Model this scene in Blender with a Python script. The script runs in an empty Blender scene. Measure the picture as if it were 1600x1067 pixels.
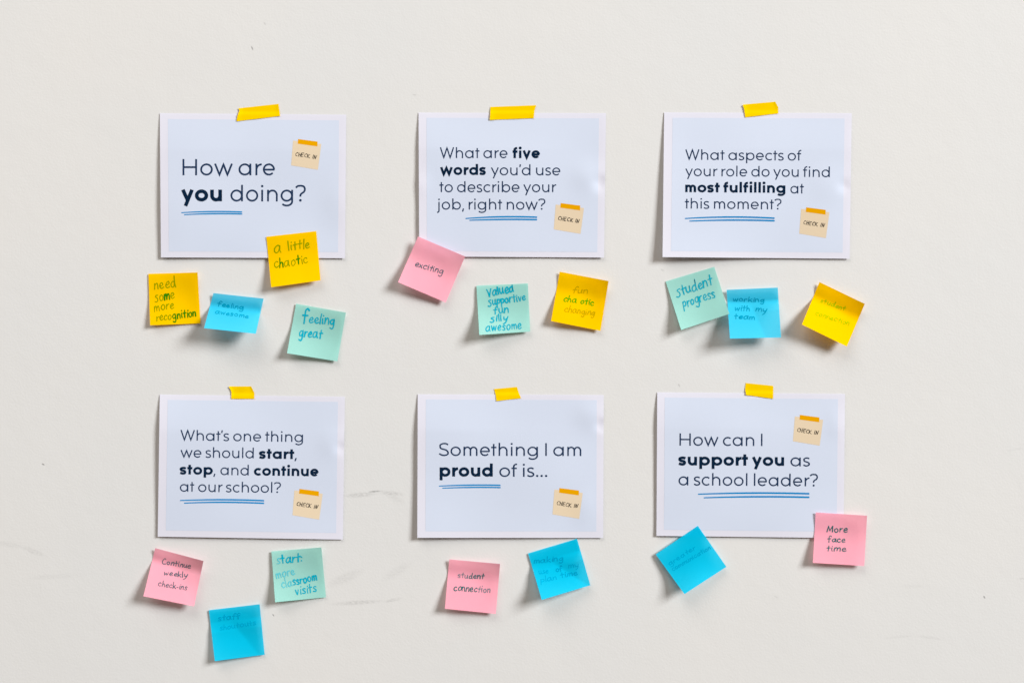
import bpy, math, random
from mathutils import Vector
random.seed(7)
sc = bpy.context.scene
COL = sc.collection
PI = math.pi

# ------------------------------------------------------------------ camera, world, lamps, exposure
S = 0.000955            # metres on the wall per photo pixel (letter sheet = 279 mm, sticky note = 76 mm)
D = 2.2                 # camera distance from the wall
ZC = 1.45               # height of the picture centre above the floor
W0, H0 = 1600.0, 1067.0
cam_d = bpy.data.cameras.new('camera')
cam = bpy.data.objects.new('camera', cam_d); COL.objects.link(cam)
cam.location = (0, -D, ZC); cam.rotation_euler = (PI / 2, 0, 0)
cam_d.sensor_width = 36.0; cam_d.lens = 36.0 * D / (W0 * S)
cam_d.clip_start = 0.05; cam_d.clip_end = 50
sc.camera = cam

world = bpy.data.worlds.new('World'); sc.world = world; world.use_nodes = True
wn = world.node_tree.nodes; wl = world.node_tree.links
bg = wn['Background']
tc = wn.new('ShaderNodeTexCoord'); sx = wn.new('ShaderNodeSeparateXYZ')
mr = wn.new('ShaderNodeMapRange'); mr.inputs[1].default_value = -1; mr.inputs[2].default_value = 1
wl.new(tc.outputs['Generated'], sx.inputs[0]); wl.new(sx.outputs['Z'], mr.inputs[0])
rp = wn.new('ShaderNodeValToRGB')
rp.color_ramp.elements[0].position = 0.25; rp.color_ramp.elements[0].color = (0.46, 0.34, 0.255, 1)
rp.color_ramp.elements[1].position = 0.85; rp.color_ramp.elements[1].color = (0.90, 0.80, 0.69, 1)
wl.new(mr.outputs[0], rp.inputs[0]); wl.new(rp.outputs[0], bg.inputs[0])
bg.inputs[1].default_value = 0.285


def area_lamp(name, loc, target, sx_, sy_, power, color):
    d = bpy.data.lights.new(name, 'AREA'); d.shape = 'RECTANGLE'; d.size = sx_; d.size_y = sy_
    d.energy = power; d.color = color
    o = bpy.data.objects.new(name, d); COL.objects.link(o)
    o.location = loc
    o.rotation_euler = (Vector(target) - Vector(loc)).to_track_quat('-Z', 'Y').to_euler()
    return o


area_lamp('window_light', (21.4, -17.0, ZC + 11.0), (0, 0, ZC), 9.4, 9.4, 12300.0, (0.945, 0.98, 1.0))
area_lamp('ceiling_light', (-2.6, -4.6, ZC + 7.2), (0, 0, ZC), 7.0, 4.0, 400.0, (1.0, 0.97, 0.93))

sc.view_settings.view_transform = 'Standard'
sc.view_settings.look = 'None'
sc.view_settings.exposure = 0.0
sc.view_settings.gamma = 1.0
sc.view_settings.use_curve_mapping = False
sc.cycles.max_bounces = 8
sc.cycles.diffuse_bounces = 5


# ------------------------------------------------------------------ helpers
def lin(r, g, b):
    f = lambda c: (c / 255 / 12.92) if c / 255 <= 0.04045 else ((c / 255 + 0.055) / 1.055) ** 2.4
    return (f(r), f(g), f(b))


def wx(px): return (px - W0 / 2) * S
def wz(py): return (H0 / 2 - py) * S + ZC


def at(px, py, lift):
    """photo pixel on the wall, moved 'lift' metres off the wall along the line of sight scale"""
    k = (D - lift) / D
    return Vector((wx(px) * k, -lift, (wz(py) - ZC) * k + ZC))


def mesh_obj(name, verts, faces, mats, parent=None, origin=Vector((0, 0, 0)), mat_idx=None, smooth=True):
    me = bpy.data.meshes.new(name)
    me.from_pydata([tuple(Vector(v) - origin) for v in verts], [], faces)
    for m in (mats if isinstance(mats, (list, tuple)) else [mats]):
        me.materials.append(m)
    if mat_idx:
        for p, i in zip(me.polygons, mat_idx): p.material_index = i
    if smooth:
        for p in me.polygons: p.use_smooth = True
    me.update()
    o = bpy.data.objects.new(name, me); COL.objects.link(o)
    if parent is not None: o.parent = parent
    else: o.location = origin
    return o


def thing(name, label, cat, origin, group=None):
    o = bpy.data.objects.new(name, None); COL.objects.link(o)
    o.empty_display_size = 0.03
    o.location = origin; o['label'] = label; o['category'] = cat
    if group: o['group'] = group
    return o


# ------------------------------------------------------------------ materials
def principled(name, color, rough=0.6, spec=0.3):
    m = bpy.data.materials.new(name); m.use_nodes = True
    b = m.node_tree.nodes['Principled BSDF']
    b.inputs['Base Color'].default_value = (*color, 1)
    b.inputs['Roughness'].default_value = rough
    b.inputs['Specular IOR Level'].default_value = spec
    return m, b


def matte(name, color):
    m = bpy.data.materials.new(name); m.use_nodes = True
    N = m.node_tree.nodes; N.remove(N['Principled BSDF'])
    d = N.new('ShaderNodeBsdfDiffuse'); d.inputs['Color'].default_value = (*color, 1); d.inputs['Roughness'].default_value = 0.4
    m.node_tree.links.new(d.outputs[0], N['Material Output'].inputs[0])
    return m


def paper_mat(name, color, trans=0.25, rough=0.55, spec=0.3, fibre=0.03, bump=0.06, tcol=None, matte=False):
    """thin paper: diffuse sheet with fine fibre mottling, some light passing through"""
    m, b = principled(name, color, rough, spec)
    nt = m.node_tree; N = nt.nodes; L = nt.links
    tcd = N.new('ShaderNodeTexCoord')
    nz = N.new('ShaderNodeTexNoise'); nz.inputs['Scale'].default_value = 420; nz.inputs['Detail'].default_value = 4
    L.new(tcd.outputs['Object'], nz.inputs['Vector'])
    nz2 = N.new('ShaderNodeTexNoise'); nz2.inputs['Scale'].default_value = 28; nz2.inputs['Detail'].default_value = 3
    L.new(tcd.outputs['Object'], nz2.inputs['Vector'])
    add = N.new('ShaderNodeMath'); add.operation = 'ADD'
    L.new(nz.outputs[0], add.inputs[0]); L.new(nz2.outputs[0], add.inputs[1])
    mrr = N.new('ShaderNodeMapRange'); mrr.inputs[1].default_value = 0.5; mrr.inputs[2].default_value = 1.5
    mrr.inputs[3].default_value = 1 - fibre; mrr.inputs[4].default_value = 1 + fibre
    L.new(add.outputs[0], mrr.inputs[0])
    mul = N.new('ShaderNodeVectorMath'); mul.operation = 'SCALE'
    mul.inputs[0].default_value = color
    L.new(mrr.outputs[0], mul.inputs['Scale'])
    L.new(mul.outputs[0], b.inputs['Base Color'])
    bp = N.new('ShaderNodeBump'); bp.inputs['Strength'].default_value = bump; bp.inputs['Distance'].default_value = 0.0006
    L.new(nz2.outputs[0], bp.inputs['Height']); L.new(bp.outputs[0], b.inputs['Normal'])
    if matte:
        df = N.new('ShaderNodeBsdfDiffuse'); L.new(mul.outputs[0], df.inputs['Color']); L.new(bp.outputs[0], df.inputs['Normal'])
        L.new(df.outputs[0], N['Material Output'].inputs[0]); N.remove(b); b = df
    if trans > 0:
        tr = N.new('ShaderNodeBsdfTranslucent'); tr.inputs[0].default_value = (*(tcol or color), 1)
        mx = N.new('ShaderNodeMixShader'); mx.inputs[0].default_value = trans
        out = N['Material Output']
        L.new(b.outputs[0], mx.inputs[1]); L.new(tr.outputs[0], mx.inputs[2]); L.new(mx.outputs[0], out.inputs[0])
    return m


M = {}
M['sheet'] = paper_mat('white_card', (0.70, 0.685, 0.765), trans=0.06, rough=0.5, spec=0.25, fibre=0.008, bump=0.05)
M['panel'] = paper_mat('printed_pale_blue', (0.605, 0.652, 0.768), trans=0.05, rough=0.5, spec=0.25, fibre=0.012, bump=0.05)
M['navy'] = matte('printed_navy', (0.018, 0.040, 0.095))
M['navy_bold'] = matte('printed_navy_bold', (0.004, 0.017, 0.045))
M['blue_line'] = matte('printed_blue', (0.008, 0.235, 0.53))
M['beige'] = matte('printed_beige', (0.735, 0.60, 0.43))
M['amber'] = matte('printed_amber', (0.76, 0.36, 0.0))
M['black'] = matte('printed_black', (0.015, 0.013, 0.012))
M['yellow'] = paper_mat('yellow_note_paper', (1.0, 0.61, 0.0), trans=0.24, matte=True, fibre=0.02, tcol=(1.0, 0.46, 0.0))
M['cyan'] = paper_mat('blue_note_paper', (0.0, 0.54, 0.80), trans=0.28, matte=True, fibre=0.02, tcol=(0.16, 0.78, 0.95))
M['cyan_lit'] = paper_mat('lit_blue_note_paper', (0.03, 0.57, 0.82), trans=0.28, matte=True, fibre=0.02, tcol=(0.40, 0.85, 0.98))  # same blue paper, with the stronger light on lifted notes painted into its colour
M['teal'] = paper_mat('mint_note_paper', (0.355, 0.68, 0.61), trans=0.24, matte=True, fibre=0.02, tcol=(0.38, 0.68, 0.58))
M['pink'] = paper_mat('pink_note_paper', (1.0, 0.43, 0.53), trans=0.28, matte=True, fibre=0.02, tcol=(1.0, 0.50, 0.56))
M['tape'] = paper_mat('yellow_paper_tape', (0.89, 0.57, 0.0), trans=0.08, matte=True, fibre=0.03, bump=0.12)


def ink(name, rgb): M[name] = matte(name, tuple(0.92 * c for c in lin(*rgb)))


ink('ink_olive', (150, 158, 0)); ink('ink_green', (52, 134, 8)); ink('ink_leaf', (84, 172, 6))
ink('ink_ochre', (206, 172, 0)); ink('ink_lime', (176, 200, 0))
ink('ink_teal', (0, 172, 194)); ink('ink_teal_faint', (98, 196, 206)); ink('ink_slate', (84, 104, 116))
ink('ink_pine', (38, 108, 112)); ink('ink_pine_faint', (110, 128, 138))
ink('ink_blue', (0, 160, 196)); ink('ink_deep', (0, 168, 210)); ink('ink_deep_faint', (0, 180, 221))


def wall_material():
    m, b = principled('painted_wall', (0.755, 0.735, 0.70), 0.62, 0.25)
    nt = m.node_tree; N = nt.nodes; L = nt.links
    g = N.new('ShaderNodeTexCoord')
    # slow tone drift + faint mottling of the paint
    big = N.new('ShaderNodeTexNoise'); big.inputs['Scale'].default_value = 2.2; big.inputs['Detail'].default_value = 3
    L.new(g.outputs['Object'], big.inputs['Vector'])
    rmp = N.new('ShaderNodeValToRGB')
    rmp.color_ramp.elements[0].position = 0.3; rmp.color_ramp.elements[0].color = (0.652, 0.643, 0.632, 1)
    rmp.color_ramp.elements[1].position = 0.7; rmp.color_ramp.elements[1].color = (0.672, 0.652, 0.630, 1)
    L.new(big.outputs[0], rmp.inputs[0])

    def vm(op, a, bb=None):
        n = N.new('ShaderNodeMath'); n.operation = op
        for i, v in enumerate((a, bb)):
            if v is None: continue
            if isinstance(v, (int, float)): n.inputs[i].default_value = v
            else: L.new(v, n.inputs[i])
        return n.outputs[0]
    # grime noise that breaks up the scuffs
    gr = N.new('ShaderNodeTexNoise'); gr.inputs['Scale'].default_value = 520; gr.inputs['Detail'].default_value = 3
    gmap = N.new('ShaderNodeMapping'); gmap.inputs['Scale'].default_value = (0.45, 1, 1)
    L.new(g.outputs['Object'], gmap.inputs[0]); L.new(gmap.outputs[0], gr.inputs['Vector'])
    grm = N.new('ShaderNodeMapRange'); grm.inputs[1].default_value = 0.30; grm.inputs[2].default_value = 0.72
    L.new(gr.outputs[0], grm.inputs[0])
    dirt = None
    marks = [  # x0,y0,x1,y1, half width px, darkness, broken by grime
        (536, 775, 590, 771, 4.6, 0.22, 1), (574, 768.5, 597, 766.5, 1.6, 0.55, 0.6), (590, 768, 632, 773, 4.4, 0.20, 1),
        (600, 770, 634, 786, 5.0, 0.10, 1), (512, 944, 604, 938, 4.2, 0.20, 1), (600, 940, 628, 934, 3.0, 0.20, 1),
        (512, 914, 568, 890, 9.0, 0.11, 1), (600, 905, 640, 880, 9.0, 0.08, 1),
        (-10, 846, 40, 855, 5.5, 0.09, 1), (30, 852, 74, 870, 5.0, 0.12, 1), (30, 903, 130, 898, 5, 0.06, 1),
        (1375, 997, 1432, 992, 2.6, 0.07, 1), (1428, 992, 1476, 999, 2.6, 0.10, 1), (1405, 914, 1450, 916, 3, 0.06, 1),
        (1570, 704, 1600, 700, 3, 0.07, 1), (1590, 904, 1606, 903, 2, 0.14, 1),
        (392.8, 72.5, 395.2, 79, 1.3, 0.62, 0.2), (66, 724.5, 69, 726, 1.5, 0.5, 0.2), (426, 959, 428, 962, 1.2, 0.5, 0.2),
        (1537, 931, 1539, 934, 1.5, 0.55, 0.2), (1209, 930, 1216, 934, 1.5, 0.12, 0.4), (1060, 600, 1062, 604, 1.5, 0.2, .2),
        (645, 148, 650, 149, 1.5, 0.15, 0.3), (412, 35, 415, 40, 1.5, 0.15, 0.3), (1033, 421, 1037, 423, 2, 0.15, .5),
        (160, 20, 420, 60, 60, 0.0, 1)]
    for x0, y0, x1, y1, hw, dk, brk in marks:
        if dk == 0: continue
        dk = min(0.7, dk * 1.45); hw *= 1.15
        cx, cy = (x0 + x1) / 2, (y0 + y1) / 2
        ln = math.hypot(x1 - x0, y1 - y0) / 2 + hw
        mp = N.new('ShaderNodeMapping'); mp.vector_type = 'TEXTURE'
        mp.inputs['Location'].default_value = (wx(cx), 0, wz(cy))
        mp.inputs['Rotation'].default_value = (0, math.atan2(y1 - y0, x1 - x0), 0)
        mp.inputs['Scale'].default_value = (ln * S, 1.0, hw * S)
        L.new(g.outputs['Object'], mp.inputs[0])
        ve = N.new('ShaderNodeVectorMath'); ve.operation = 'LENGTH'; L.new(mp.outputs[0], ve.inputs[0])
        k = N.new('ShaderNodeMapRange'); k.interpolation_type = 'SMOOTHSTEP'
        k.inputs[1].default_value = 1.0; k.inputs[2].default_value = 0.25
        k.inputs[3].default_value = 0.0; k.inputs[4].default_value = dk
        L.new(ve.outputs['Value'], k.inputs[0])
        br = vm('ADD', vm('MULTIPLY', grm.outputs[0], brk), 1 - brk)
        q = vm('MULTIPLY', k.outputs[0], br)
        dirt = q if dirt is None else vm('MAXIMUM', dirt, q)
    mix = N.new('ShaderNodeMix'); mix.data_type = 'RGBA'
    L.new(dirt, mix.inputs[0]); L.new(rmp.outputs[0], mix.inputs[6]); mix.inputs[7].default_value = (0.10, 0.095, 0.09, 1)
    L.new(mix.outputs[2], b.inputs['Base Color'])
    # roller-painted plaster: fine orange peel over gentle undulation
    n1 = N.new('ShaderNodeTexNoise'); n1.inputs['Scale'].default_value = 300; n1.inputs['Detail'].default_value = 3
    n2 = N.new('ShaderNodeTexNoise'); n2.inputs['Scale'].default_value = 38; n2.inputs['Detail'].default_value = 4
    n3 = N.new('ShaderNodeTexNoise'); n3.inputs['Scale'].default_value = 5; n3.inputs['Detail'].default_value = 2
    for n in (n1, n2, n3): L.new(g.outputs['Object'], n.inputs['Vector'])
    h = vm('ADD', vm('MULTIPLY', n1.outputs[0], 0.55), vm('ADD', vm('MULTIPLY', n2.outputs[0], 1.0), vm('MULTIPLY', n3.outputs[0], 4.0)))
    bp = N.new('ShaderNodeBump'); bp.inputs['Strength'].default_value = 0.24; bp.inputs['Distance'].default_value = 0.0012
    L.new(h, bp.inputs['Height']); L.new(bp.outputs[0], b.inputs['Normal'])
    return m


# ------------------------------------------------------------------ the wall
def box(x0, x1, y0, y1, z0, z1):
    v = [(x0, y0, z0), (x1, y0, z0), (x1, y1, z0), (x0, y1, z0), (x0, y0, z1), (x1, y0, z1), (x1, y1, z1), (x0, y1, z1)]
    f = [(0, 3, 2, 1), (4, 5, 6, 7), (0, 1, 5, 4), (1, 2, 6, 5), (2, 3, 7, 6), (3, 0, 4, 7)]
    return v, f


v, f = box(-2.2, 2.2, 0.0, 0.12, 0.0, 2.9)
wall = mesh_obj('wall', v, f, wall_material(), smooth=False)
wall['kind'] = 'structure'; wall['label'] = 'off white painted wall with faint grey scuff marks'


# ------------------------------------------------------------------ curved sheets
class Sheet:
    """a sheet of paper: four photo corners (TL, TR, BR, BL) on the wall and a lift off the wall over its own a, b"""
    def __init__(self, tl, tr, br, bl, lift):
        self.c = [Vector(p) for p in (tl, tr, br, bl)]; self.lift = lift

    def px(self, a, b):
        tl, tr, br, bl = self.c
        return tl * (1 - a) * (1 - b) + tr * a * (1 - b) + br * a * b + bl * (1 - a) * b

    def inv(self, x, y):
        a, b = 0.5, 0.5
        for _ in range(12):
            p = self.px(a, b)
            da = (self.px(a + 1e-3, b) - p) / 1e-3; db = (self.px(a, b + 1e-3) - p) / 1e-3
            ex, ey = x - p.x, y - p.y
            det = da.x * db.y - db.x * da.y
            a += (ex * db.y - db.x * ey) / det; b += (da.x * ey - ex * da.y) / det
        return a, b

    def P(self, a, b, off=0.0):
        p = self.px(a, b)
        return at(p.x, p.y, self.lift(min(max(a, 0), 1), min(max(b, 0), 1)) + off)

    def on(self, x, y, off):
        a, b = self.inv(x, y)
        return self.P(a, b, off)

    def grid(self, a0, a1, b0, b1, na, nb, off, rows=None, wob=0.0):
        bs = rows or [b0 + (b1 - b0) * j / nb for j in range(nb + 1)]
        vs = []
        for j, b in enumerate(bs):
            for i in range(na + 1):
                vs.append(self.P(a0 + (a1 - a0) * i / na, b, off))
        nb = len(bs) - 1
        fs = [(j * (na + 1) + i, (j + 1) * (na + 1) + i, (j + 1) * (na + 1) + i + 1, j * (na + 1) + i + 1) for j in range(nb) for i in range(na)]
        return vs, fs


# ------------------------------------------------------------------ strokes -> ribbons
def resample(pts, step):
    out = [pts[0]]
    for p, q in zip(pts, pts[1:]):
        n = max(1, int(math.ceil((Vector(q) - Vector(p)).length / step)))
        for k in range(1, n + 1): out.append(tuple(Vector(p).lerp(Vector(q), k / n)))
    return out


def catmull(pts, n=6, closed=False):
    P = [Vector(p) for p in pts]
    if len(P) < 3: return [tuple(p) for p in P]
    P = [2 * P[0] - P[1]] + P + [2 * P[-1] - P[-2]]
    out = []
    for i in range(1, len(P) - 2):
        p0, p1, p2, p3 = P[i - 1:i + 3]
        for k in range(n):
            t = k / n
            out.append(tuple(0.5 * (2 * p1 + (p2 - p0) * t + (2 * p0 - 5 * p1 + 4 * p2 - p3) * t * t + (3 * p1 - p0 - 3 * p2 + p3) * t ** 3)))
    out.append(tuple(P[-2]))
    return out


def ribbon(pts, w, closed=False, round_ends=False, taper=None):
    """2D polyline -> (verts2d, faces); mitred, butt or round ends"""
    P = []
    for p in pts:
        p = Vector(p)
        if not P or (p - P[-1]).length > 1e-5: P.append(p)
    if closed and (P[0] - P[-1]).length < 1e-4: P.pop()
    n = len(P)
    if n == 1: P.append(P[0] + Vector((1e-3, 0))); n = 2
    V, F = [], []
    for i in range(n):
        if closed: d0 = P[i] - P[i - 1]; d1 = P[(i + 1) % n] - P[i]
        else:
            d0 = P[i] - P[i - 1] if i else P[1] - P[0]
            d1 = P[i + 1] - P[i] if i < n - 1 else P[-1] - P[-2]
        d0.normalize(); d1.normalize()
        n0 = Vector((-d0.y, d0.x)); n1 = Vector((-d1.y, d1.x))
        m = n0 + n1
        if m.length < 1e-4: m = n0.copy()
        m.normalize()
        k = w / 2 / max(0.45, m.dot(n0))
        if taper: k *= taper(i / (n - 1))
        V.append(P[i] + m * k); V.append(P[i] - m * k)
    for i in range(n if closed else n - 1):
        j = (i + 1) % n
        F.append((2 * i, 2 * i + 1, 2 * j + 1, 2 * j))
    if round_ends and not closed:
        for e, (c, d) in enumerate(((P[0], P[0] - P[1]), (P[-1], P[-1] - P[-2]))):
            d = d.normalized(); nn = Vector((-d.y, d.x)); r = w / 2
            if taper: r *= taper(0 if e == 0 else 1)
            base = len(V)
            for k in range(7):
                t = PI * k / 6
                V.append(c + nn * math.cos(t) * r + d * math.sin(t) * r)
            F.append(tuple(range(base, base + 7)))
    return V, F


def disc(c, r, n=14):
    V = [Vector((c[0] + r * math.cos(2 * PI * k / n), c[1] + r * math.sin(2 * PI * k / n))) for k in range(n)]
    return V, [tuple(range(n))]


# ------------------------------------------------------------------ printed geometric lettering (cap height 1)
X = 0.715


def ell(cx, cy, rx, ry, t0=0, t1=360, n=36):
    n = max(4, int(n * abs(t1 - t0) / 360))
    return [(cx + rx * math.cos(math.radians(t0 + (t1 - t0) * k / n)), cy + ry * math.sin(math.radians(t0 + (t1 - t0) * k / n))) for k in range(n + 1)]


def printed(ch, w):
    """-> (strokes, dots, width, left bearing, right bearing); a stroke is (points, closed)"""
    B = w > 0.15
    st, dots = [], []
    h = w / 2
    SB, RB, DB = (0.125, 0.065, 0.015) if not B else (0.085, 0.045, 0.01)
    Wo = 0.755 if not B else 0.80
    O = 0.015

    def bowl(x0=0.0, W=Wo): st.append((ell(x0 + W / 2, X / 2, (W - w) / 2, (X + 2 * O - w) / 2)[:-1], True))
    def stem(x, y0, y1): st.append(([(x, y0), (x, y1)], False))
    if ch == 'o': bowl(); return st, dots, Wo, RB, RB
    if ch in 'adgq':
        Wd = Wo + 0.015; bowl(0, Wo); xs = Wd - h
        if ch == 'g':
            st.append(([(xs, X)] + [(xs, 0.04)] + ell(Wd / 2 - 0.01, -0.0, xs - Wd / 2 + 0.01, 0.31 - h + 0.0, 0, -142, 30), False))
        else: stem(xs, 0, X if ch == 'a' else 1.02)
        return st, dots, Wd, RB, SB
    if ch in 'bp':
        Wd = Wo + 0.015; bowl(0.015, Wo); stem(h, 0 if ch == 'b' else -0.29, 1.02 if ch == 'b' else X)
        return st, dots, Wd, SB, RB
    if ch == 'c':
        W = 0.66 if not B else 0.68
        st.append((ell(Wo / 2, X / 2, (Wo - w) / 2, (X + 2 * O - w) / 2, 48, 312), False)); return st, dots, W, RB, 0.03
    if ch == 'e':
        W = Wo * 0.96; cy = X / 2
        rx, ry = (W - w) / 2, (X + 2 * O - w) / 2
        st.append((ell(W / 2, cy, rx, ry, -4, 318), False))
        st.append(([(h * 0.8, cy - 0.01), (W - h * 0.6, cy - 0.01)], False)); return st, dots, W, RB, RB
    if ch in 'nh':
        W = 0.655 if not B else 0.70
        rx = (W - w) / 2; ry = min(0.36, rx * 1.05); cy = X + O - h - ry
        stem(h, 0, X if ch == 'n' else 1.02)
        st.append((ell(W / 2, cy, rx, ry, 172, 0, 40) + [(W - h, 0)], False)); return st, dots, W, SB, SB - 0.01
    if ch == 'u':
        W = 0.655 if not B else 0.71
        rx = (W - w) / 2; ry = min(0.36, rx * 1.05); cy = -O + h + ry
        stem(W - h, 0, X)
        st.append(([(h, X)] + ell(W / 2, cy, rx, ry, 180, 352, 40), False)); return st, dots, W, SB - 0.01, SB
    if ch == 'm':
        W1 = 0.565 if not B else 0.60; rx = (W1 - w) / 2; ry = min(0.34, rx * 1.1); cy = X + O - h - ry
        stem(h, 0, X)
        for k in range(2):
            x0 = k * (W1 - w)
            st.append((ell(x0 + W1 / 2, cy, rx, ry, 172, 0, 40) + [(x0 + W1 - h, 0)], False))
        return st, dots, 2 * W1 - w, SB, SB - 0.01
    if ch == 'r':
        W = 0.37 if not B else 0.44
        ry = 0.34 - h * 0.3; rx = W - h + 0.02; cy = X + O - h - ry
        stem(h, 0, X)
        st.append((ell(W + 0.02, cy, rx, ry, 172, 92, 40), False)); return st, dots, W, SB, 0.01
    if ch == 'i': stem(h, 0, X); dots.append(((h, 0.94), max(0.075, w * 0.62))); return st, dots, w, SB, SB
    if ch == 'l': stem(h, 0, 1.03); return st, dots, w, SB, SB
    if ch == 'I': stem(h, 0, 1.0); return st, dots, w, SB + .02, SB + .02
    if ch == 'j':
        st.append(([(h, X), (h, -0.10)] + ell(h - 0.16, -0.10, 0.16, 0.16, 0, -95, 24), False))
        dots.append(((h, 0.94), 0.075)); return st, dots, w, SB + 0.06, SB
    if ch == 't':
        W = 0.38 if not B else 0.45; xs = W * 0.47
        stem(xs, 0, 0.93); st.append(([(0, X - h), (W, X - h)], False)); return st, dots, W, 0.03, 0.03
    if ch == 'f':
        W = 0.40 if not B else 0.47; xs = W * 0.40
        st.append(([(xs, 0), (xs, 0.80)] + ell(xs + 0.21, 0.80, 0.21, 1.035 - h - 0.80, 180, 85, 26), False))
        st.append(([(0.0, X - h), (W - 0.03, X - h)], False)); return st, dots, W, 0.03, 0.02
    if ch == 's':
        W = 0.50 if not B else 0.57; t = X + O - h; b = -O + h; k = (t - b)
        pts = [(W - 0.05, t - 0.10 * k), (W * 0.70, t - 0.005), (W * 0.42, t), (W * 0.13 + h * .2, t - 0.12 * k), (W * 0.12 + h * .25, t - 0.33 * k), (W * 0.36, b + 0.53 * k),
               (W * 0.66, b + 0.455 * k), (W - h * 1.05, b + 0.30 * k), (W - h * 1.2, b + 0.12 * k), (W * 0.62, b), (W * 0.33, b + 0.0), (0.02, b + 0.11 * k)]
        st.append((catmull(pts, 5), False)); return st, dots, W, 0.05, 0.05
    if ch == 'S':
        W = 0.70; t = 1 + O - h; b = -O + h; k = t - b
        pts = [(W - 0.05, t - 0.11 * k), (W * 0.74, t - 0.015), (W * 0.45, t), (W * 0.14, t - 0.10 * k), (h * 1.3, t - 0.25 * k), (W * 0.17, t - 0.40 * k), (W * 0.42, b + 0.52 * k),
               (W * 0.72, b + 0.445 * k), (W - h, b + 0.27 * k), (W * 0.88, b + 0.09 * k), (W * 0.58, b), (W * 0.30, b + 0.02), (0.0, b + 0.14 * k)]
        st.append((catmull(pts, 5), False)); return st, dots, W, 0.05, 0.06
    if ch in 'vyw':
        W = {'v': 0.70, 'y': 0.72, 'w': 1.13}[ch] + (0.06 if B else 0); q = h * 1.05
        if ch == 'v': st.append(([(q, X), (W / 2, h * 0.4), (W - q, X)], False))
        if ch == 'w': st.append(([(q, X), (W * 0.285 + q * 0.1, h * 0.4), (W / 2, X - h * .6), (W * 0.715 - q * 0.1, h * 0.4), (W - q, X)], False))
        if ch == 'y':
            st.append(([(W - q, X), (W * 0.5 - 0.5 * (W / 2 - q) * 0.80 - 0.01, -0.29)], False))
            st.append(([(q, X), (W / 2 + 0.01, 0.06)], False))
        return st, dots, W, DB, DB
    if ch == 'W':
        W = 1.30; q = h
        st.append(([(q, 1.0), (W * 0.28, h * 0.4), (W / 2, 1 - h * .4), (W * 0.72, h * 0.4), (W - q, 1.0)], False)); return st, dots, W, 0.01, 0.03
    if ch == 'H':
        W = 0.875; stem(h, 0, 1); stem(W - h, 0, 1); st.append(([(h, 0.50), (W - h, 0.50)], False)); return st, dots, W, SB, SB
    if ch == '?':
        W = 0.61
        st.append((catmull([(0.0, 0.845), (0.11, 0.945), (0.30, 0.985 - h * .3), (0.48, 0.925), (W - h, 0.76), (0.50, 0.60), (0.36, 0.50), (0.28, 0.40), (0.275, 0.30)], 5), False))
        dots.append(((0.275, 0.07), 0.08)); return st, dots, W, 0.05, 0.05
    if ch == ',': st.append(([(0.11, 0.10), (0.02, -0.19)], False)); return st, dots, 0.14, 0.07, 0.05
    if ch == "'": st.append(([(0.09, 1.02), (0.03, 0.76)], False)); return st, dots, 0.12, 0.04, 0.03
    if ch == '.': dots.append(((0.085, 0.07), 0.085)); return st, dots, 0.17, 0.07, 0.07
    if ch == ' ': return st, dots, 0.0, 0.13, 0.13
    raise KeyError(ch)


def put_text(sheet, name, parent, origin, text, p0, p1, cap, mat, w, off):
    """lay a run of printed letters from p0 to p1 (photo pixels on the sheet) and bend it with the sheet"""
    glyphs = []; x = 0.0; first = True
    for ch in text:
        st, dots, W, lb, rb = printed(ch, w)
        if not first: x += lb
        first = False
        glyphs.append((x, st, dots)); x += W + rb
        last = rb
    total = x - last
    p0, p1 = Vector(p0), Vector(p1)
    ux = (p1 - p0) / total; d = (p1 - p0).normalized(); uy = Vector((d.y, -d.x)) * cap
    V, F = [], []
    for gx, st, dots in glyphs:
        k = 0
        items = [(ribbon(resample(pts, 0.22) if not cl else pts, w, cl), 0) for pts, cl in st] + [(disc(c, r), 0) for c, r in dots]
        for (vv, ff), _ in items:
            b = len(V)
            for q in vv:
                s = p0 + ux * (gx + q.x) + uy * q.y
                V.append(sheet.on(s.x, s.y, off + 0.00003 * k))
            F += [tuple(b + i for i in t) for t in ff]; k += 1
    return mesh_obj(name, V, F, mat, parent, origin, smooth=False)


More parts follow.
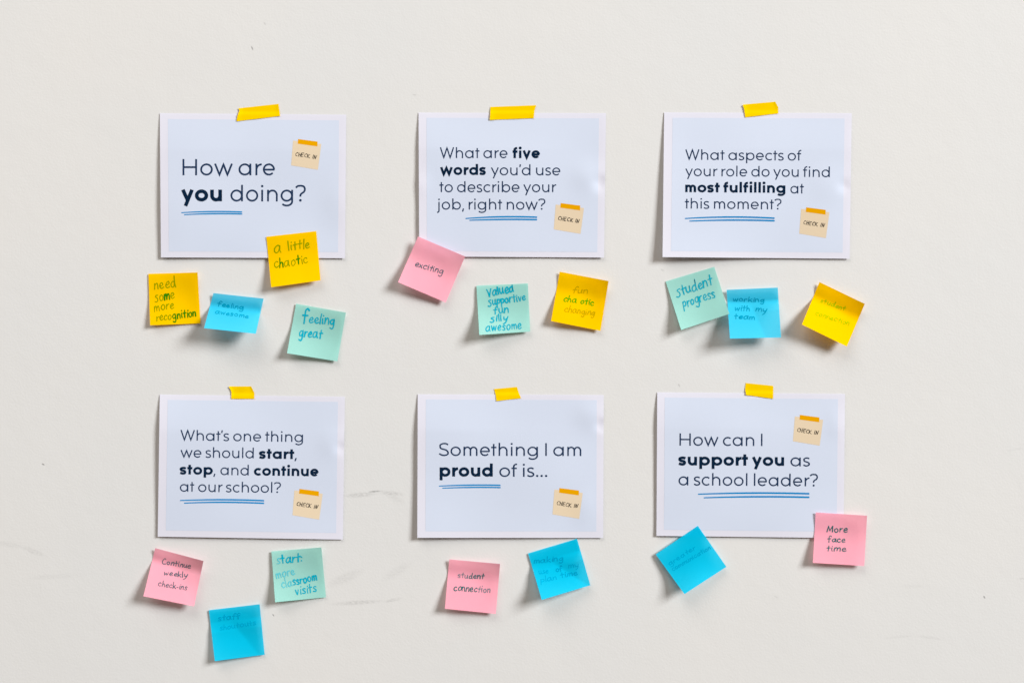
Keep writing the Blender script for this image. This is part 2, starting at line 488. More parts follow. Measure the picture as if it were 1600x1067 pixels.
# ------------------------------------------------------------------ handwriting (x height 1), single pen strokes
HW = {
    'a': ([[(0.68, 0.86), (0.40, 1.0), (0.10, 0.70), (0.08, 0.25), (0.30, 0.0), (0.58, 0.25), (0.70, 0.92), (0.70, 0.35), (0.84, 0.0)]], 0.84),
    'b': ([[(0.08, 1.8), (0.06, 0.9), (0.06, 0.02), (0.35, 0.0), (0.64, 0.30), (0.55, 0.78), (0.25, 0.82), (0.08, 0.6)]], 0.66),
    'c': ([[(0.62, 0.82), (0.42, 1.0), (0.12, 0.72), (0.08, 0.28), (0.32, 0.0), (0.64, 0.16)]], 0.64),
    'd': ([[(0.62, 0.80), (0.35, 0.92), (0.08, 0.55), (0.14, 0.08), (0.40, 0.04), (0.62, 0.45), (0.66, 1.80), (0.65, 0.6), (0.76, 0.0)]], 0.76),
    'e': ([[(0.08, 0.46), (0.40, 0.50), (0.58, 0.72), (0.40, 1.0), (0.14, 0.74), (0.08, 0.30), (0.32, 0.0), (0.66, 0.18)]], 0.64),
    'f': ([[(0.70, 1.55), (0.50, 1.78), (0.30, 1.50), (0.27, 0.7), (0.25, -0.15)], [(0.02, 0.86), (0.58, 0.92)]], 0.62),
    'g': ([[(0.64, 0.84), (0.38, 1.0), (0.10, 0.66), (0.16, 0.20), (0.40, 0.16), (0.62, 0.55), (0.66, 0.95), (0.66, -0.25), (0.45, -0.72), (0.10, -0.55)]], 0.72),
    'h': ([[(0.08, 1.75), (0.07, 0.8), (0.05, 0.0)], [(0.06, 0.45), (0.28, 0.92), (0.52, 0.80), (0.58, 0.4), (0.62, 0.0)]], 0.64),
    'i': ([[(0.08, 0.92), (0.08, 0.4), (0.14, 0.0)], [(0.11, 1.36), (0.12, 1.42)]], 0.18),
    'k': ([[(0.08, 1.75), (0.06, 0.8), (0.05, 0.0)], [(0.58, 0.95), (0.10, 0.45), (0.35, 0.35), (0.66, 0.0)]], 0.64),
    'l': ([[(0.08, 1.80), (0.08, 0.8), (0.12, 0.0)]], 0.16),
    'm': ([[(0.06, 0.96), (0.06, 0.4), (0.05, 0.0)], [(0.06, 0.5), (0.25, 0.96), (0.44, 0.80), (0.46, 0.05)], [(0.46, 0.5), (0.66, 0.96), (0.86, 0.78), (0.92, 0.0)]], 0.94),
    'n': ([[(0.06, 0.96), (0.06, 0.4), (0.05, 0.0)], [(0.06, 0.5), (0.30, 0.96), (0.54, 0.80), (0.60, 0.0)]], 0.62),
    'o': ([[(0.42, 0.98), (0.14, 0.78), (0.08, 0.32), (0.32, 0.0), (0.62, 0.28), (0.62, 0.76), (0.40, 0.98)]], 0.68),
    'p': ([[(0.07, 0.95), (0.06, 0.2), (0.04, -0.75)], [(0.07, 0.60), (0.34, 0.98), (0.62, 0.72), (0.52, 0.22), (0.10, 0.14)]], 0.66),
    'r': ([[(0.06, 0.95), (0.07, 0.4), (0.06, 0.0)], [(0.07, 0.45), (0.26, 0.88), (0.50, 0.90)]], 0.48),
    's': ([[(0.54, 0.86), (0.32, 1.0), (0.12, 0.80), (0.26, 0.56), (0.50, 0.34), (0.42, 0.06), (0.06, 0.08)]], 0.56),
    '$': ([[(0.64, 1.02), (0.30, 0.98), (0.24, 0.76), (0.50, 0.50), (0.54, 0.08), (0.28, -0.18), (0.0, -0.06)]], 0.60),
    't': ([[(0.28, 1.55), (0.27, 0.8), (0.28, 0.0)], [(0.0, 0.92), (0.56, 0.98)]], 0.54),
    'u': ([[(0.06, 0.95), (0.06, 0.35), (0.26, 0.0), (0.50, 0.25), (0.58, 0.95), (0.58, 0.35), (0.68, 0.0)]], 0.68),
    'v': ([[(0.03, 0.95), (0.28, 0.0), (0.56, 0.95)]], 0.58),
    'w': ([[(0.02, 0.95), (0.20, 0.02), (0.42, 0.80), (0.62, 0.02), (0.84, 0.95)]], 0.86),
    'x': ([[(0.04, 0.92), (0.34, 0.45), (0.62, 0.0)], [(0.58, 0.95), (0.30, 0.45), (0.02, 0.02)]], 0.60),
    'y': ([[(0.04, 0.95), (0.10, 0.45), (0.30, 0.25), (0.52, 0.5)], [(0.60, 0.95), (0.50, 0.3), (0.36, -0.4), (0.08, -0.72)]], 0.62),
    'V': ([[(0.0, 1.55), (0.20, 0.8), (0.42, 0.0)], [(0.42, 0.0), (0.60, 0.8), (0.78, 1.55)]], 0.76),
    'C': ([[(0.66, 1.50), (0.42, 1.62), (0.10, 0.95), (0.14, 0.25), (0.40, 0.0), (0.78, 0.12)]], 0.76),
    'M': ([[(0.04, 0.0), (0.14, 1.40)], [(0.14, 1.40), (0.46, 0.35), (0.48, 0.35)], [(0.47, 0.35), (0.84, 1.42)], [(0.84, 1.42), (0.92, 0.05)]], 1.0),
    ':': ([[(0.08, 0.82), (0.10, 0.80)], [(0.09, 0.16), (0.11, 0.14)]], 0.20),
    '-': ([[(0.02, 0.40), (0.30, 0.44)]], 0.34),
    ' ': ([], 0.42),
    # capitals of the printed hand-lettered note
    '1C': ([[(0.66, 0.86), (0.40, 1.0), (0.10, 0.62), (0.22, 0.10), (0.62, 0.08)]], 0.66),
    '1H': ([[(0.06, 1.0), (0.04, 0.0)], [(0.05, 0.48), (0.56, 0.55)], [(0.58, 1.12), (0.52, 0.0)]], 0.62),
    '1E': ([[(0.60, 1.0), (0.12, 0.96), (0.06, 0.5), (0.06, 0.02), (0.56, 0.02)], [(0.08, 0.50), (0.50, 0.54)]], 0.58),
    '1K': ([[(0.06, 1.0), (0.04, 0.0)], [(0.58, 1.0), (0.10, 0.45), (0.12, 0.44)], [(0.14, 0.5), (0.40, 0.2), (0.74, 0.0)]], 0.66),
    '1I': ([[(0.10, 1.0), (0.06, 0.0)]], 0.16),
    '1N': ([[(0.04, 0.0), (0.12, 1.0)], [(0.12, 1.0), (0.46, 0.05)], [(0.46, 0.05), (0.66, 1.08)]], 0.64),
}


def put_hand(sheet, name, parent, origin, text, p0, p1, xh, inks, w, off, slant=0.06, jit=0.075, caps=False, asc=1.0):
    """text may carry ink switches: '[' = next ink of the list, ']' = back to the first"""
    rnd = random.Random(text + name + str(p0))
    x = 0.0; cur = 0; out = []
    gap = 0.20
    for ch in text:
        if ch == '[': cur = min(cur + 1, len(inks) - 1); continue
        if ch == ']': cur = 0; continue
        st, W = HW[('1' + ch) if caps and ch != ' ' else ch]
        sc_ = 1 + rnd.uniform(-jit, jit); dy = rnd.uniform(-jit, jit); sl = slant + rnd.uniform(-jit, jit)
        for pts in st:
            q = [(px_ * sc_ + rnd.uniform(-.02, .02), py_ * sc_ + dy + rnd.uniform(-.03, .03)) for px_, py_ in pts]
            q = [(u_, y_ if y_ < 1 else 1 + (y_ - 1) * asc) for u_, y_ in q]
            q = catmull(q, 5)
            out.append(([(x + a + sl * b, b) for a, b in q], cur))
        x += W * sc_ + gap * (1 + rnd.uniform(-.3, .3))
    total = x - gap
    p0, p1 = Vector(p0), Vector(p1)
    ux = (p1 - p0) / total; d = (p1 - p0).normalized(); uy = Vector((d.y, -d.x)) * xh
    V, F, I = [], [], []
    ws = w if isinstance(w, (list, tuple)) else [w] * len(inks)
    for k, (pts, cu) in enumerate(out):
        # pen path in photo pixels so that the line keeps its width
        path = [p0 + ux * a + uy * b for a, b in pts]
        ph = rnd.uniform(0, 6)
        vv, ff = ribbon(path, ws[min(cu, len(ws) - 1)], False, True, taper=lambda t: 0.88 + 0.16 * math.sin(3.1 * t + ph))
        b = len(V)
        for q in vv:
            ua, ub = sheet.inv(q.x, q.y)
            V.append(sheet.P(min(max(ua, 0.01), 0.99), min(max(ub, 0.012), 0.99), off + 0.00003 * (k % 4)))
        F += [tuple(b + i for i in t) for t in ff]; I += [cu] * len(ff)
    return mesh_obj(name, V, F, [M[i] for i in inks], parent, origin, I, smooth=False)


# ------------------------------------------------------------------ question sheets
def g2(a, b, ca, cb, sa, sb): return math.exp(-((a - ca) / sa) ** 2 - ((b - cb) / sb) ** 2)


def sheet_lift(left_top, left_bot, right_bot, seed, dents, bot=0.0):
    r = random.Random(seed); ph = [r.uniform(0, 6.28) for _ in range(6)]

    def L(a, b):
        v = 0.0012
        edge = left_top * (4 * b * (1 - b)) * (1 - b) + left_bot * b ** 1.25
        v += edge * (1 - a) ** 1.6
        v += right_bot * b ** 1.5 * a ** 2
        v += bot * b * b
        env = min(1, b / 0.25)
        v += env * (0.00085 * math.sin(5.1 * a + ph[0]) * math.sin(4.2 * b + ph[1]) + 0.00040 * math.sin(11 * a + ph[2] + 3 * b) + 0.0003 * math.sin(9 * b + ph[3] - 4 * a)) + env * 0.0015
        for ca, cb, sa, sb, h in dents: v += h * g2(a, b, ca, cb, sa, sb)
        return max(v, 0.0009)
    return L


def zoomer(ox, oy, k): return lambda x, y: (ox + x / k, oy + y / k)


REG, BOLD = 0.112, 0.22
NOTE_Q = [(457.8, 219.8), (502.0, 225.2), (496.6, 265.6), (454.8, 258.6)]
TAPE_Q = [(465.7, 217.5), (496.2, 221.5), (495.8, 229.0), (465.1, 224.8)]


def quad_on(sheet, q, off, n=6):
    sub = Sheet(*q, None); V = []
    for j in range(n + 1):
        for i in range(n + 1):
            p = sub.px(i / n, j / n); V.append(sheet.on(p.x, p.y, off))
    F = [(j * (n + 1) + i, (j + 1) * (n + 1) + i, (j + 1) * (n + 1) + i + 1, j * (n + 1) + i + 1) for j in range(n) for i in range(n)]
    return V, F


def question_sheet(label, corners, lift, margins, runs, lines, lw, check):
    sh = Sheet(*corners, lift)
    org = sh.P(0.5, 1.0)
    t = thing('question_sheet', label, 'poster', org, 'printed question sheets on the wall')
    v, f = sh.grid(0, 1, 0, 1, 72, 56, 0.0)
    mesh_obj('paper', v, f, M['sheet'], t, org)
    a0, a1, b0, b1 = margins
    v, f = sh.grid(a0, a1, b0, b1, 66, 52, 0.00012)
    mesh_obj('printed_panel', v, f, M['panel'], t, org)
    for text, p0, p1, cap, bold in runs:
        put_text(sh, 'bold_lettering' if bold else 'lettering', t, org, text, p0, p1, cap, M['navy_bold' if bold else 'navy'], BOLD if bold else REG, 0.00028)
    for k, (pa, pb, pc) in enumerate(lines):
        pa, pb, pc = Vector(pa), Vector(pb), Vector(pc)
        tm = (pb.x - pa.x) / (pc.x - pa.x)
        ctrl = (pb - pa * (1 - tm) ** 2 - pc * tm ** 2) / (2 * tm * (1 - tm))
        pts = [pa * (1 - s) ** 2 + ctrl * 2 * s * (1 - s) + pc * s * s for s in [i / 40 for i in range(41)]]
        vv, ff = ribbon(pts, lw, False, True, taper=lambda s: 0.72 + 0.35 * min(1, s * 2.2))
        mesh_obj('underline', [sh.on(q.x, q.y, 0.00028) for q in vv], ff, M['blue_line'], t, org, smooth=False)
    dx, dy = check[0] - TAPE_Q[0][0], check[1] - TAPE_Q[0][1]
    mv = lambda q: [(x + dx, y + dy) for x, y in q]
    v, f = quad_on(sh, mv(NOTE_Q), 0.00024)
    pn = mesh_obj('printed_note', v, f, M['beige'], t, org)
    v, f = quad_on(sh, mv(TAPE_Q), 0.00032)
    mesh_obj('printed_tape', v, f, M['amber'], pn, org)
    put_hand(sh, 'printed_lettering', pn, org, 'CHECK IN', (460.8 + dx, 243.5 + dy), (493.6 + dx, 248.6 + dy), 5.6, ['black'], 1.0, 0.00034, slant=0.1, jit=0.03, caps=True)
    return sh


z = zoomer(275, 235, 7.619)
P1 = question_sheet("white sheet printed 'How are you doing?' with a yellow note over its lower edge",
    [(249.7, 177.2), (540.8, 179.6), (539.0, 403.6), (251.5, 402.3)], sheet_lift(0.0030, 0.0026, 0.0005, 1, [(.96, .62, .08, .15, .0012)], 0.0),
    (0.043, 0.962, 0.040, 0.958),
    [('How are', (285.2, 274.1), (429.6, 274.1), 25.3, 0), ('you', (282.8, 314.7), (346.9, 314.7), 25.3, 1), ('doing?', (360.1, 314.8), (477.8, 315.0), 25.3, 0)],
    [(z(68, 743), z(400, 730), z(780, 735)), (z(100, 767), z(440, 755), z(782, 758))], 2.0, (465.8, 217.6))
z = zoomer(635, 150, 3.951)
P2 = question_sheet("white sheet printed 'What are five words' with a pink note over its lower left corner",
    [(654.0, 176.3), (946.8, 177.3), (943.8, 402.6), (655.0, 400.8)], sheet_lift(0.0028, 0.0023, 0.0005, 2, [(.975, .485, .035, .05, -.0022), (.90, .44, .08, .10, .0016), (0.0, .50, .05, .08, .0012)], 0.0),
    (0.042, 0.963, 0.036, 0.962),
    [('What are', (687.2, 247.3), (793.1, 247.3), 16.8, 0), ('five', (801.0, 247.4), (843.8, 247.4), 16.8, 1),
     ('words', (687.4, 273.5), (759.1, 273.6), 16.8, 1), ("you'd use", (766.9, 274.0), (875.6, 274.2), 16.8, 0),
     ('to describe your', (686.6, 300.5), (869.0, 300.5), 16.9, 0), ('job, right now?', (685.0, 327.6), (852.2, 327.8), 16.9, 0)],
    [(z(368, 757), z(560, 747), z(803, 749)), (z(392, 768), z(580, 763), z(803, 764))], 2.3, (876.2, 317.5))
z = zoomer(1015, 150, 3.951)
P3 = question_sheet("white sheet printed 'What aspects of your role do you find most fulfilling'",
    [(1037.8, 176.0), (1330.9, 177.3), (1327.6, 404.4), (1035.2, 401.8)], sheet_lift(0.0013, 0.0101, 0.0005, 3, [(.965, .50, .03, .04, -.0014), (.88, .5, .10, .12, .0012)], 0.0),
    (0.045, 0.962, 0.037, 0.958),
    [('What aspects of', (1070.7, 249.8), (1252.2, 251.2), 16.2, 0), ('your role do you find', (1070.7, 275.3), (1296.6, 277.0), 16.2, 0),
     ('most fulfilling', (1070.6, 300.5), (1227.2, 301.6), 16.2, 1), ('at', (1235.0, 302.4), (1256.0, 302.6), 16.2, 0),
     ('this moment?', (1070.0, 326.0), (1221.0, 327.4), 16.2, 0)],
    [(z(220, 757), z(480, 748), z(768, 755)), (z(248, 773), z(500, 767), z(768, 771))], 2.3, (1259.7, 324.1))
z = zoomer(230, 590, 3.951)
P4 = question_sheet("white sheet printed 'What's one thing we should start, stop, and continue'",
    [(249.7, 616.3), (538.8, 619.6), (535.7, 842.6), (246.5, 838.0)], sheet_lift(0.0052, 0.0030, 0.0005, 4, [(.985, .36, .03, .04, -.0016), (.93, .33, .07, .10, .0011)], 0.0),
    (0.043, 0.963, 0.037, 0.955),
    [("What's one thing", (281.8, 687.7), (473.4, 690.4), 16.3, 0), ('we should', (281.8, 714.3), (396.5, 715.7), 16.3, 0), ('start', (405.1, 716.2), (459.7, 716.9), 16.3, 1), (',', (460.6, 717), (463.3, 717), 16.3, 0),
     ('stop', (281.2, 740.8), (332.5, 741.3), 16.3, 1), (',', (333.8, 741.5), (336.3, 741.5), 16.3, 0), ('and', (344.3, 741.7), (388.6, 742.4), 16.3, 0), ('continue', (396.7, 742.5), (497.8, 743.8), 16.3, 1),
     ('at our school?', (281.0, 767.6), (438.9, 769.7), 16.3, 0)],
    [(z(205, 757), z(430, 752), z(718, 758)), (z(230, 773), z(450, 768), z(718, 774))], 2.2, (467.9, 763.4))
z = zoomer(635, 590, 3.951)
P5 = question_sheet("white sheet printed 'Something I am proud of is...' in two lines",
    [(652.7, 615.8), (943.3, 617.0), (942.5, 840.0), (652.0, 839.8)], sheet_lift(0.0037, 0.0060, 0.0005, 5, [(.99, .215, .025, .035, -.0026), (.93, .14, .08, .10, .0016), (.9, .78, .06, .12, .001)], 0.0),
    (0.044, 0.963, 0.036, 0.955),
    [('Something I am', (686.2, 711.9), (908.3, 712.1), 20.0, 0), ('proud', (687.0, 744.2), (770.0, 744.2), 20.0, 1), ('of is...', (780.2, 744.5), (855.2, 744.6), 20.0, 0)],
    [(z(203, 668), z(390, 662), z(578, 663)), (z(224, 681), z(400, 676), z(578, 677))], 2.0, (874.2, 762.1))
z = zoomer(1010, 590, 3.951)
P6 = question_sheet("white sheet printed 'How can I support you as a school leader?'",
    [(1027.0, 612.8), (1320.3, 615.3), (1318.0, 840.2), (1025.7, 836.8)], sheet_lift(0.0037, 0.0018, 0.0005, 6, [(.95, .2, .05, .1, .001)], 0.0),
    (0.040, 0.963, 0.036, 0.957),
    [('How can I', (1061.7, 695.9), (1191.3, 696.6), 19.2, 0), ('support you', (1060.4, 726.7), (1225.2, 727.5), 19.0, 1), ('as', (1235.0, 728.0), (1265.5, 728.2), 19.0, 0),
     ('a school leader?', (1060.2, 757.8), (1278.0, 759.6), 19.2, 0)],
    [(z(322, 718), z(620, 711), z(1002, 715)), (z(357, 740), z(640, 734), z(1002, 737))], 2.5, (1249.9, 648.0))


# ------------------------------------------------------------------ tape strips holding the sheets
def tape_strip(label, left, right, under, seed):
    """left / right: edge polylines from top to bottom (photo pixels); the strip bridges wall and sheet"""
    def interp(pl, t):
        n = len(pl) - 1; k = min(int(t * n), n - 1); q = t * n - k
        return Vector(pl[k]).lerp(Vector(pl[k + 1]), q)

    def by_y(pl, t):  # by height along the edge
        y0, y1 = pl[0][1], pl[-1][1]; y = y0 + (y1 - y0) * t
        for p, q in zip(pl, pl[1:]):
            if p[1] <= y <= q[1] + 1e-6: return Vector(p).lerp(Vector(q), (y - p[1]) / max(q[1] - p[1], 1e-6))
        return Vector(pl[-1])
    r = random.Random(seed); ph = r.uniform(0, 6)
    n, m = 36, 12; V = []
    for j in range(m + 1):
        t = j / m; A, B = by_y(left, t), by_y(right, t)
        for i in range(n + 1):
            u = i / n
            jag = 0.35 * math.sin(j * 2.3 + ph) * (1 if i in (0, n) else 0)
            p = A.lerp(B, u); p.x += jag
            a, b = under.inv(p.x, p.y)
            k = min(1, max(0, (b + 0.022) / 0.03)); k = k * k * (3 - 2 * k)
            base = 0.0005 * (1 - k) + k * (under.lift(min(max(a, 0), 1), max(b, 0)) + 0.0007)
            curl = 0.0012 * math.exp(-((u) / 0.07) ** 2) + 0.0006 * math.exp(-((1 - u) / 0.06) ** 2)
            V.append(at(p.x, p.y, base + curl * (0.5 + 0.5 * math.sin(2.2 * t + ph)) + 0.00015 * math.sin(9 * u + ph + 3 * t) + 0.0002))
    F = [(j * (n + 1) + i, (j + 1) * (n + 1) + i, (j + 1) * (n + 1) + i + 1, j * (n + 1) + i + 1) for j in range(m) for i in range(n)]
    c = sum(V, Vector()) / len(V)
    o = mesh_obj('tape_strip', V, F, M['tape'], None, c)
    o['label'] = label; o['category'] = 'tape'; o['group'] = 'yellow tape strips above the sheets'
    return o


tape_strip("long yellow tape strip tilted up to the right on the 'How are you doing?' sheet", [(372.3, 169.6), (374.2, 173.0), (371.0, 181.0), (369.6, 189.9)], [(435.3, 162.7), (436.2, 170.5), (437.7, 181.6)], P1, 1)
tape_strip("longest yellow tape strip, level with one notched end, on the 'five words' sheet", [(766.2, 167.5), (766.0, 176.0), (765.3, 187.8)], [(837.7, 164.8), (834.9, 174.0), (834.0, 185.0)], P2, 2)
tape_strip("yellow tape strip with a clipped upper right corner on the 'most fulfilling' sheet", [(1160.5, 163.8), (1163.0, 172.5), (1164.3, 183.7)], [(1211.4, 159.3), (1216.1, 168.0), (1216.0, 177.6)], P3, 3)
tape_strip("shortest yellow tape strip with slanted ends on the 'start, stop, and continue' sheet", [(357.3, 603.5), (361.0, 610.5), (361.6, 614.3), (361.2, 623.0)], [(392.5, 603.5), (397.5, 613.8), (397.3, 623.0)], P4, 4)
tape_strip("small yellow tape strip with a pointed lower right corner on the 'proud' sheet", [(772.0, 607.7), (774.4, 616.9), (775.8, 626.5)], [(807.7, 604.4), (810.8, 613.8), (814.2, 621.9)], P5, 5)
tape_strip("yellow tape strip sloping down to the right on the 'school leader' sheet", [(1165.1, 598.3), (1164.2, 607.5), (1165.8, 616.9)], [(1208.2, 602.7), (1208.3, 612.0), (1208.0, 622.9)], P6, 6)


# ------------------------------------------------------------------ sticky notes
def note_profile(ratio, v0, bend, theta_min, curl, dip=0.0):
    """paper length 76 mm, flat on its glue strip (v0), then bending off the wall; -> tables t(s), lift(s)"""
    N = 60

    def run(th):
        t, l = [0.0], [0.0]
        for i in range(N):
            s = (i + 0.5) / N
            k = min(1, max(0, (s - v0) / bend)); k = k * k * (3 - 2 * k)
            ang = th * (k - curl * max(0, s - v0 - bend) / (1 - v0))
            ang -= math.radians(dip) * (1 - k)
            t.append(t[-1] + math.cos(ang) / N); l.append(l[-1] + math.sin(ang) / N)
        return t, l
    lo, hi = 0.0, 1.45
    for _ in range(40):
        mid = (lo + hi) / 2
        if run(mid)[0][-1] > ratio: lo = mid
        else: hi = mid
    th = max(lo, math.radians(theta_min))
    t, l = run(th)
    T = [x / t[-1] for x in t]
    m0 = min(l)
    return T, [(x - m0) * 0.076 for x in l]


INK = 0.00030


def sticky_note(colour, label, corners, lines, zoom, base=0.0, base_fn=None, v0=0.22, bend=0.30, tmin=9, curl=0.25, right=0.55, warp=0.0, ratio=None, cup=0.0, creases=(), dip=0.0, peel=0.0):
    c = [Vector(p) for p in corners]
    side = ((c[3] - c[0]).length + (c[2] - c[1]).length) / 2 / 79.8
    T, Lf = note_profile(min(ratio or side, 0.995), v0, bend, tmin, curl, dip)

    def along(b):
        for i in range(len(T) - 1):
            if T[i] <= b <= T[i + 1] + 1e-9:
                return Lf[i] + (Lf[i + 1] - Lf[i]) * (b - T[i]) / max(T[i + 1] - T[i], 1e-9)
        return Lf[-1]
    r = random.Random(label); ph = r.uniform(0, 6)

    def lift(a, b):
        k = 1 + (right - 1) * (a * a * (3 - 2 * a))
        v = 0.0006 + along(b) * k
        v += warp * (1 - a) ** 2 * b ** 0.6            # left edge curling off
        v += cup * (4 * (a - 0.5) ** 2 - 0.3) * b
        v += 0.00030 * b * math.sin(7 * a + ph) + 0.00018 * math.sin(9 * b + 5 * a + ph) * b
        pk = max(0.0, a * 0.62 + (1 - b) * 0.55 - 0.62) / 0.55  # the upper right corner comes away from the wall
        v += peel * pk * pk
        for ca0, cb0, ca1, cb1, kk in creases:
            q = ((a - ca0) * (cb1 - cb0) - (b - cb0) * (ca1 - ca0)) / math.hypot(ca1 - ca0, cb1 - cb0)
            v += kk * math.sqrt(q * q + 0.0004) * min(1, max(0, (b - 0.25) / 0.2))
        return max(v, 0.0004) + base + (base_fn(a, b) if base_fn else 0)
    sh = Sheet(*corners, lift)
    org = sh.P(0.5, 0.0)
    t = thing('sticky_note', label, 'sticky note', org, 'sticky notes on the wall')
    rows = [T[i] for i in range(0, len(T), 1)]
    v, f = sh.grid(0, 1, 0, 1, 40, 0, 0.0, rows=rows)
    mesh_obj('note_paper', v, f, M[colour], t, org)
    zf = zoomer(*zoom)
    for text, q0, q1, xh, inks, w, *more in lines:
        k = zoom[2]
        ww = [0.80 * x / k for x in w] if isinstance(w, (list, tuple)) else 0.80 * w / k
        put_hand(sh, 'handwriting', t, org, text, zf(*q0), zf(*q1), xh / k, inks if isinstance(inks, list) else [inks], ww, INK, asc=more[0] if more else 1.0)
    return sh


def on_sheet(poster, corners):
    """height of the poster under a note stuck on it (zero beyond the poster's edge, eased)"""
    tmp = Sheet(*corners, None)

    def fn(a, b):
        p = tmp.px(a, b); u, w = poster.inv(p.x, p.y)
        uc, wc = min(max(u, 0), 1), min(max(w, 0), 1)
        return poster.lift(uc, wc) + 0.0003
    return fn


q = [(231.9, 427.9), (308.7, 425.8), (313.3, 505.2), (234.4, 508.3)]
sticky_note('yellow', "yellow sticky note reading 'need some more recognition'", q,
    [('need', (205, 358), (535, 325), 92, 'ink_olive', 19), ('$o[m]e', (215, 545), (515, 497), 84, ['ink_olive', 'ink_green'], [17, 30]),
     ('more', (205, 690), (500, 648), 82, 'ink_olive', 19), ('reco[gnition', (240, 838), (830, 765), 70, ['ink_olive', 'ink_green'], [18, 25])],
    (220, 415, 9.7), tmin=9, right=0.45, warp=0.003, bend=0.5, dip=3, peel=0.006)
q = [(333.5, 458.0), (411.9, 466.6), (399.7, 521.4), (318.8, 512.7)]
sticky_note('cyan_lit', "pale blue note curling far off the wall, reading 'feeling awesome'", q,  # ordinary blue note; its paleness is light painted into the paper colour
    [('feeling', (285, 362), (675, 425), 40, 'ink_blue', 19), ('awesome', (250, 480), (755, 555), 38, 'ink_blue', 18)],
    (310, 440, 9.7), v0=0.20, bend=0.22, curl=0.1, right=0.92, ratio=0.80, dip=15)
q = [(416.1, 370.1), (494.2, 361.3), (500.9, 438.1), (423.6, 449.0)]
sticky_note('yellow', "yellow sticky note reading 'a little chaotic' over the lower edge of a sheet", q,
    [('a', (222, 440), (332, 428), 108, 'ink_olive', 20), ('little', (440, 398), (765, 362), 78, ['ink_olive'], 21),
     ('c[h]ao[t]ic', (230, 668), (742, 592), 84, ['ink_olive', 'ink_green'], [20, 24])],
    (405, 350, 9.7), base_fn=on_sheet(P1, q), tmin=10, right=0.6, bend=0.5, dip=2)
q = [(462.6, 474.6), (540.5, 488.4), (527.2, 564.5), (448.5, 551.8)]
sticky_note('teal', "mint green sticky note reading 'feeling great'", q,
    [('f', (325, 345), (405, 352), 108, 'ink_teal', 34), ('eeling', (420, 345), (770, 378), 78, 'ink_teal', 25), ('great', (283, 535), (600, 562), 80, 'ink_teal', 25)],
    (435, 465, 8.892), tmin=11, right=0.40, warp=0.004, bend=0.6, dip=4, peel=0.004)
q = [(653.3, 369.7), (726.7, 400.8), (696.5, 472.7), (621.9, 441.0)]
sticky_note('pink', "pink tilted sticky note reading 'exciting' on the corner of a sheet", q,
    [('exciting', (314, 456), (668, 560), 48, 'ink_slate', 15, 0.7)],
    (610, 360, 8.208), base_fn=on_sheet(P2, q), tmin=12, right=0.5, warp=0.004, bend=0.45, dip=14, peel=0.008)
q = [(744.5, 446.5), (824.7, 442.9), (828.3, 518.1), (748.9, 523.3)]
sticky_note('teal', "mint green sticky note listing 'valued supportive fun silly awesome'", q,
    [('Valued', (255, 322), (652, 250), 84, 'ink_teal', 31, 0.42), ('[$uppor]tive', (270, 458), (832, 375), 74, ['ink_teal', 'ink_teal'], [22, 28], 0.75), ('fun', (355, 582), (578, 562), 68, 'ink_teal', 25, 0.7),
     ('$illy', (300, 708), (562, 682), 62, 'ink_teal', 24, 0.75), ('awesome', (230, 850), (770, 808), 76, 'ink_teal', 21)],
    (735, 430, 9.7), tmin=12, right=0.35, warp=0.007, bend=0.6, dip=3)
q = [(874.5, 424.6), (951.0, 439.2), (938.3, 516.8), (861.0, 501.6)]
sticky_note('yellow', "yellow sticky note with three lines, 'fun', 'chaotic' and 'changing'", q,
    [('fun', (395, 375), (600, 385), 48, 'ink_ochre', 14), ('cha otic', (268, 495), (685, 553), 50, 'ink_leaf', 18), ('changing', (282, 635), (695, 695), 50, 'ink_ochre', 15)],
    (850, 415, 8.892), tmin=16, right=0.5, bend=0.3, dip=9, peel=0.010)
q = [(1135.3, 453.0), (1215.2, 449.4), (1220.4, 527.3), (1140.5, 529.0)]
sticky_note('cyan_lit', "pale blue sticky note reading 'working with my team' beside a mint note", q,  # ordinary blue note too, paler only by the light painted into its colour
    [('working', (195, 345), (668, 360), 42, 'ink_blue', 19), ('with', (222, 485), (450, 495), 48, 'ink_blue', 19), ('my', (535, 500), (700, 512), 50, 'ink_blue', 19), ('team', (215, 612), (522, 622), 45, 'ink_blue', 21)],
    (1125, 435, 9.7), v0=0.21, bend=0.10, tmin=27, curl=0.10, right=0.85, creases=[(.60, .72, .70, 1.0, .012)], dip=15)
q = [(1040.1, 439.8), (1116.0, 417.0), (1139.6, 490.4), (1064.3, 515.5)]
sticky_note('teal', "mint green sticky note reading 'student progress', tilted over a blue note", q,
    [('$tudent', (245, 475), (748, 308), 86, 'ink_teal', 23), ('progress', (338, 625), (778, 490), 78, 'ink_teal', 22)],
    (1030, 410, 8.892), tmin=13, right=1.0, warp=0.004, bend=0.5, base=0.0004, cup=0.004)
q = [(1280.5, 440.7), (1351.3, 474.8), (1323.2, 541.3), (1252.9, 507.0)]
sticky_note('yellow', "bright yellow diamond tilted note reading 'student connection'", q,
    [('student', (372, 372), (705, 492), 36, 'ink_lime', 14), ('connection', (300, 552), (768, 695), 40, 'ink_lime', 15)],
    (1240, 430, 8.892), right=0.75, bend=0.22, tmin=20, dip=14, peel=0.009)
q = [(242.6, 855.9), (317.9, 875.9), (303.3, 946.8), (224.0, 931.0)]
sticky_note('pink', "pink sticky note reading 'Continue weekly check-ins'", q,
    [('Continue', (335, 312), (732, 378), 44, 'ink_slate', 15), ('weekly', (362, 472), (682, 505), 42, 'ink_slate', 15), ('check-ins', (283, 622), (682, 678), 46, 'ink_slate', 15)],
    (215, 845, 8.892), right=0.75, bend=0.20, v0=0.14, tmin=18, dip=20, peel=0.017)
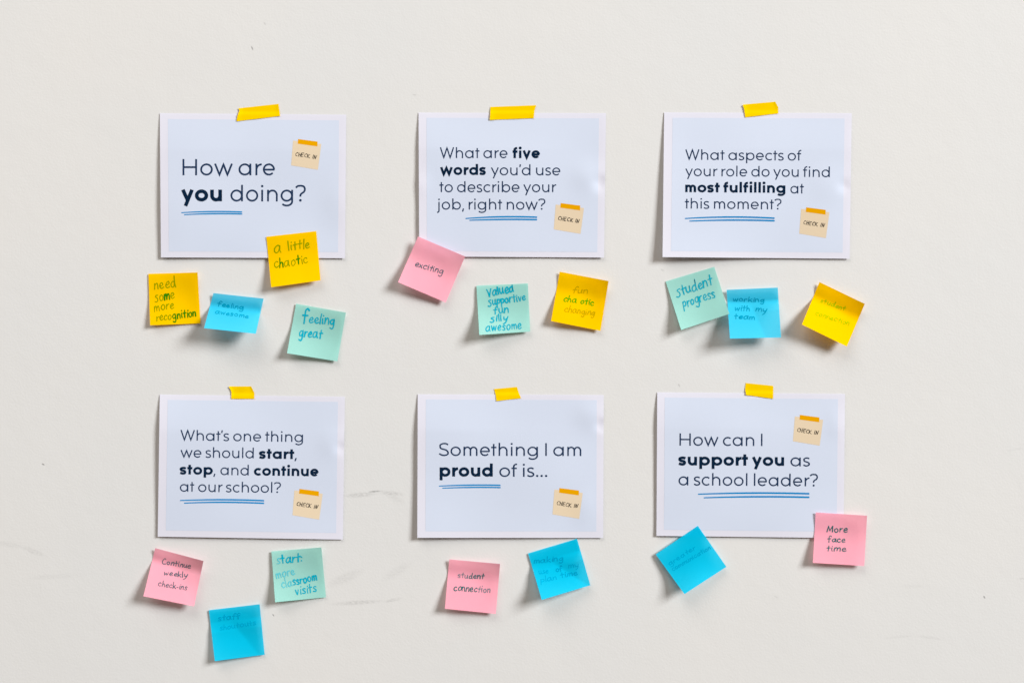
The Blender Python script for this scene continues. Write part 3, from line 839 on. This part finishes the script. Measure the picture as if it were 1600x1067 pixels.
q = [(424.1, 861.0), (502.1, 854.8), (509.3, 932.6), (429.9, 940.4)]
sticky_note('teal', "mint green sticky note reading 'start: more classroom visits'", q,
    [('s[tart:', (168, 342), (552, 302), 78, ['ink_teal_faint', 'ink_teal'], [22, 30]), ('more', (165, 568), (440, 500), 74, 'ink_teal_faint', 22),
     ('cla[ssroom', (250, 710), (782, 588), 76, ['ink_teal_faint', 'ink_teal'], [20, 26]), ('visits', (462, 812), (775, 762), 78, 'ink_teal', 22)],
    (415, 845, 9.7), tmin=12, right=0.3, warp=0.008, bend=0.6, dip=5, peel=0.006)
q = [(326.3, 952.7), (405.7, 943.4), (413.5, 1022.3), (335.6, 1032.3)]
sticky_note('cyan', "lowest blue sticky note, below the pink and mint notes, reading 'staff shoutouts'", q,
    [('staff', (248, 382), (585, 345), 50, 'ink_deep', 19), ('shoutouts', (275, 527), (830, 440), 46, ['ink_deep_faint'], 17)],
    (315, 930, 9.7), tmin=8, right=0.6, warp=0.003, bend=0.6, creases=[(.62, .58, .90, 1.0, .007)], dip=4, peel=0.004)
q = [(702.0, 873.4), (781.4, 880.6), (774.7, 958.5), (695.1, 950.5)]
sticky_note('pink', "pink sticky note reading 'student connection'", q,
    [('stu[dent', (290, 408), (690, 428), 48, ['ink_pine_faint', 'ink_pine'], [15, 19]), ('[connec]tion', (232, 602), (778, 638), 60, ['ink_pine_faint', 'ink_pine'], [15, 19])],
    (685, 860, 9.7), tmin=15, right=0.7, bend=0.28, v0=0.16, warp=0.002, dip=15, peel=0.010)
q = [(825.1, 864.1), (901.6, 841.2), (922.4, 913.8), (846.5, 936.8)]
sticky_note('cyan', "blue tilted sticky note below the 'proud' sheet, reading 'making use of my plan time'", q,
    [('making', (170, 440), (572, 405), 44, 'ink_deep', 15), ('use', (242, 588), (372, 572), 44, 'ink_deep_faint', 15), ('of', (480, 560), (560, 545), 44, 'ink_deep', 17), ('my', (650, 508), (795, 490), 42, 'ink_deep_faint', 15),
     ('plan', (265, 705), (482, 662), 44, 'ink_deep_faint', 15), ('time', (545, 640), (770, 600), 44, 'ink_deep', 18)],
    (815, 830, 8.892), tmin=9, right=0.5, warp=0.004, bend=0.6, creases=[(.52, .45, .78, .78, .014)], dip=4)
q = [(1024.5, 865.6), (1090.5, 821.1), (1135.0, 885.1), (1069.5, 927.7)]
sticky_note('cyan', "blue note turned like a diamond over the lower left edge of a sheet", q,
    [('greater', (255, 560), (590, 348), 34, 'ink_deep_faint', 14), ('communication', (300, 632), (785, 345), 34, 'ink_deep_faint', 14)],
    (1015, 815, 8.208), base_fn=on_sheet(P6, q), tmin=8, right=0.35, warp=0.006, bend=0.6)
q = [(1274.6, 800.1), (1354.8, 805.3), (1350.4, 883.8), (1270.0, 878.9)]
sticky_note('pink', "pink sticky note reading 'More face time' over the corner of a sheet", q,
    [('More', (358, 392), (662, 402), 62, 'ink_pine', 18), ('face', (370, 545), (638, 550), 50, 'ink_pine', 18), ('time', (352, 685), (645, 690), 50, 'ink_pine', 18)],
    (1255, 790, 9.7), base_fn=on_sheet(P6, q), tmin=9, right=0.6, bend=0.4, dip=6, peel=0.006)
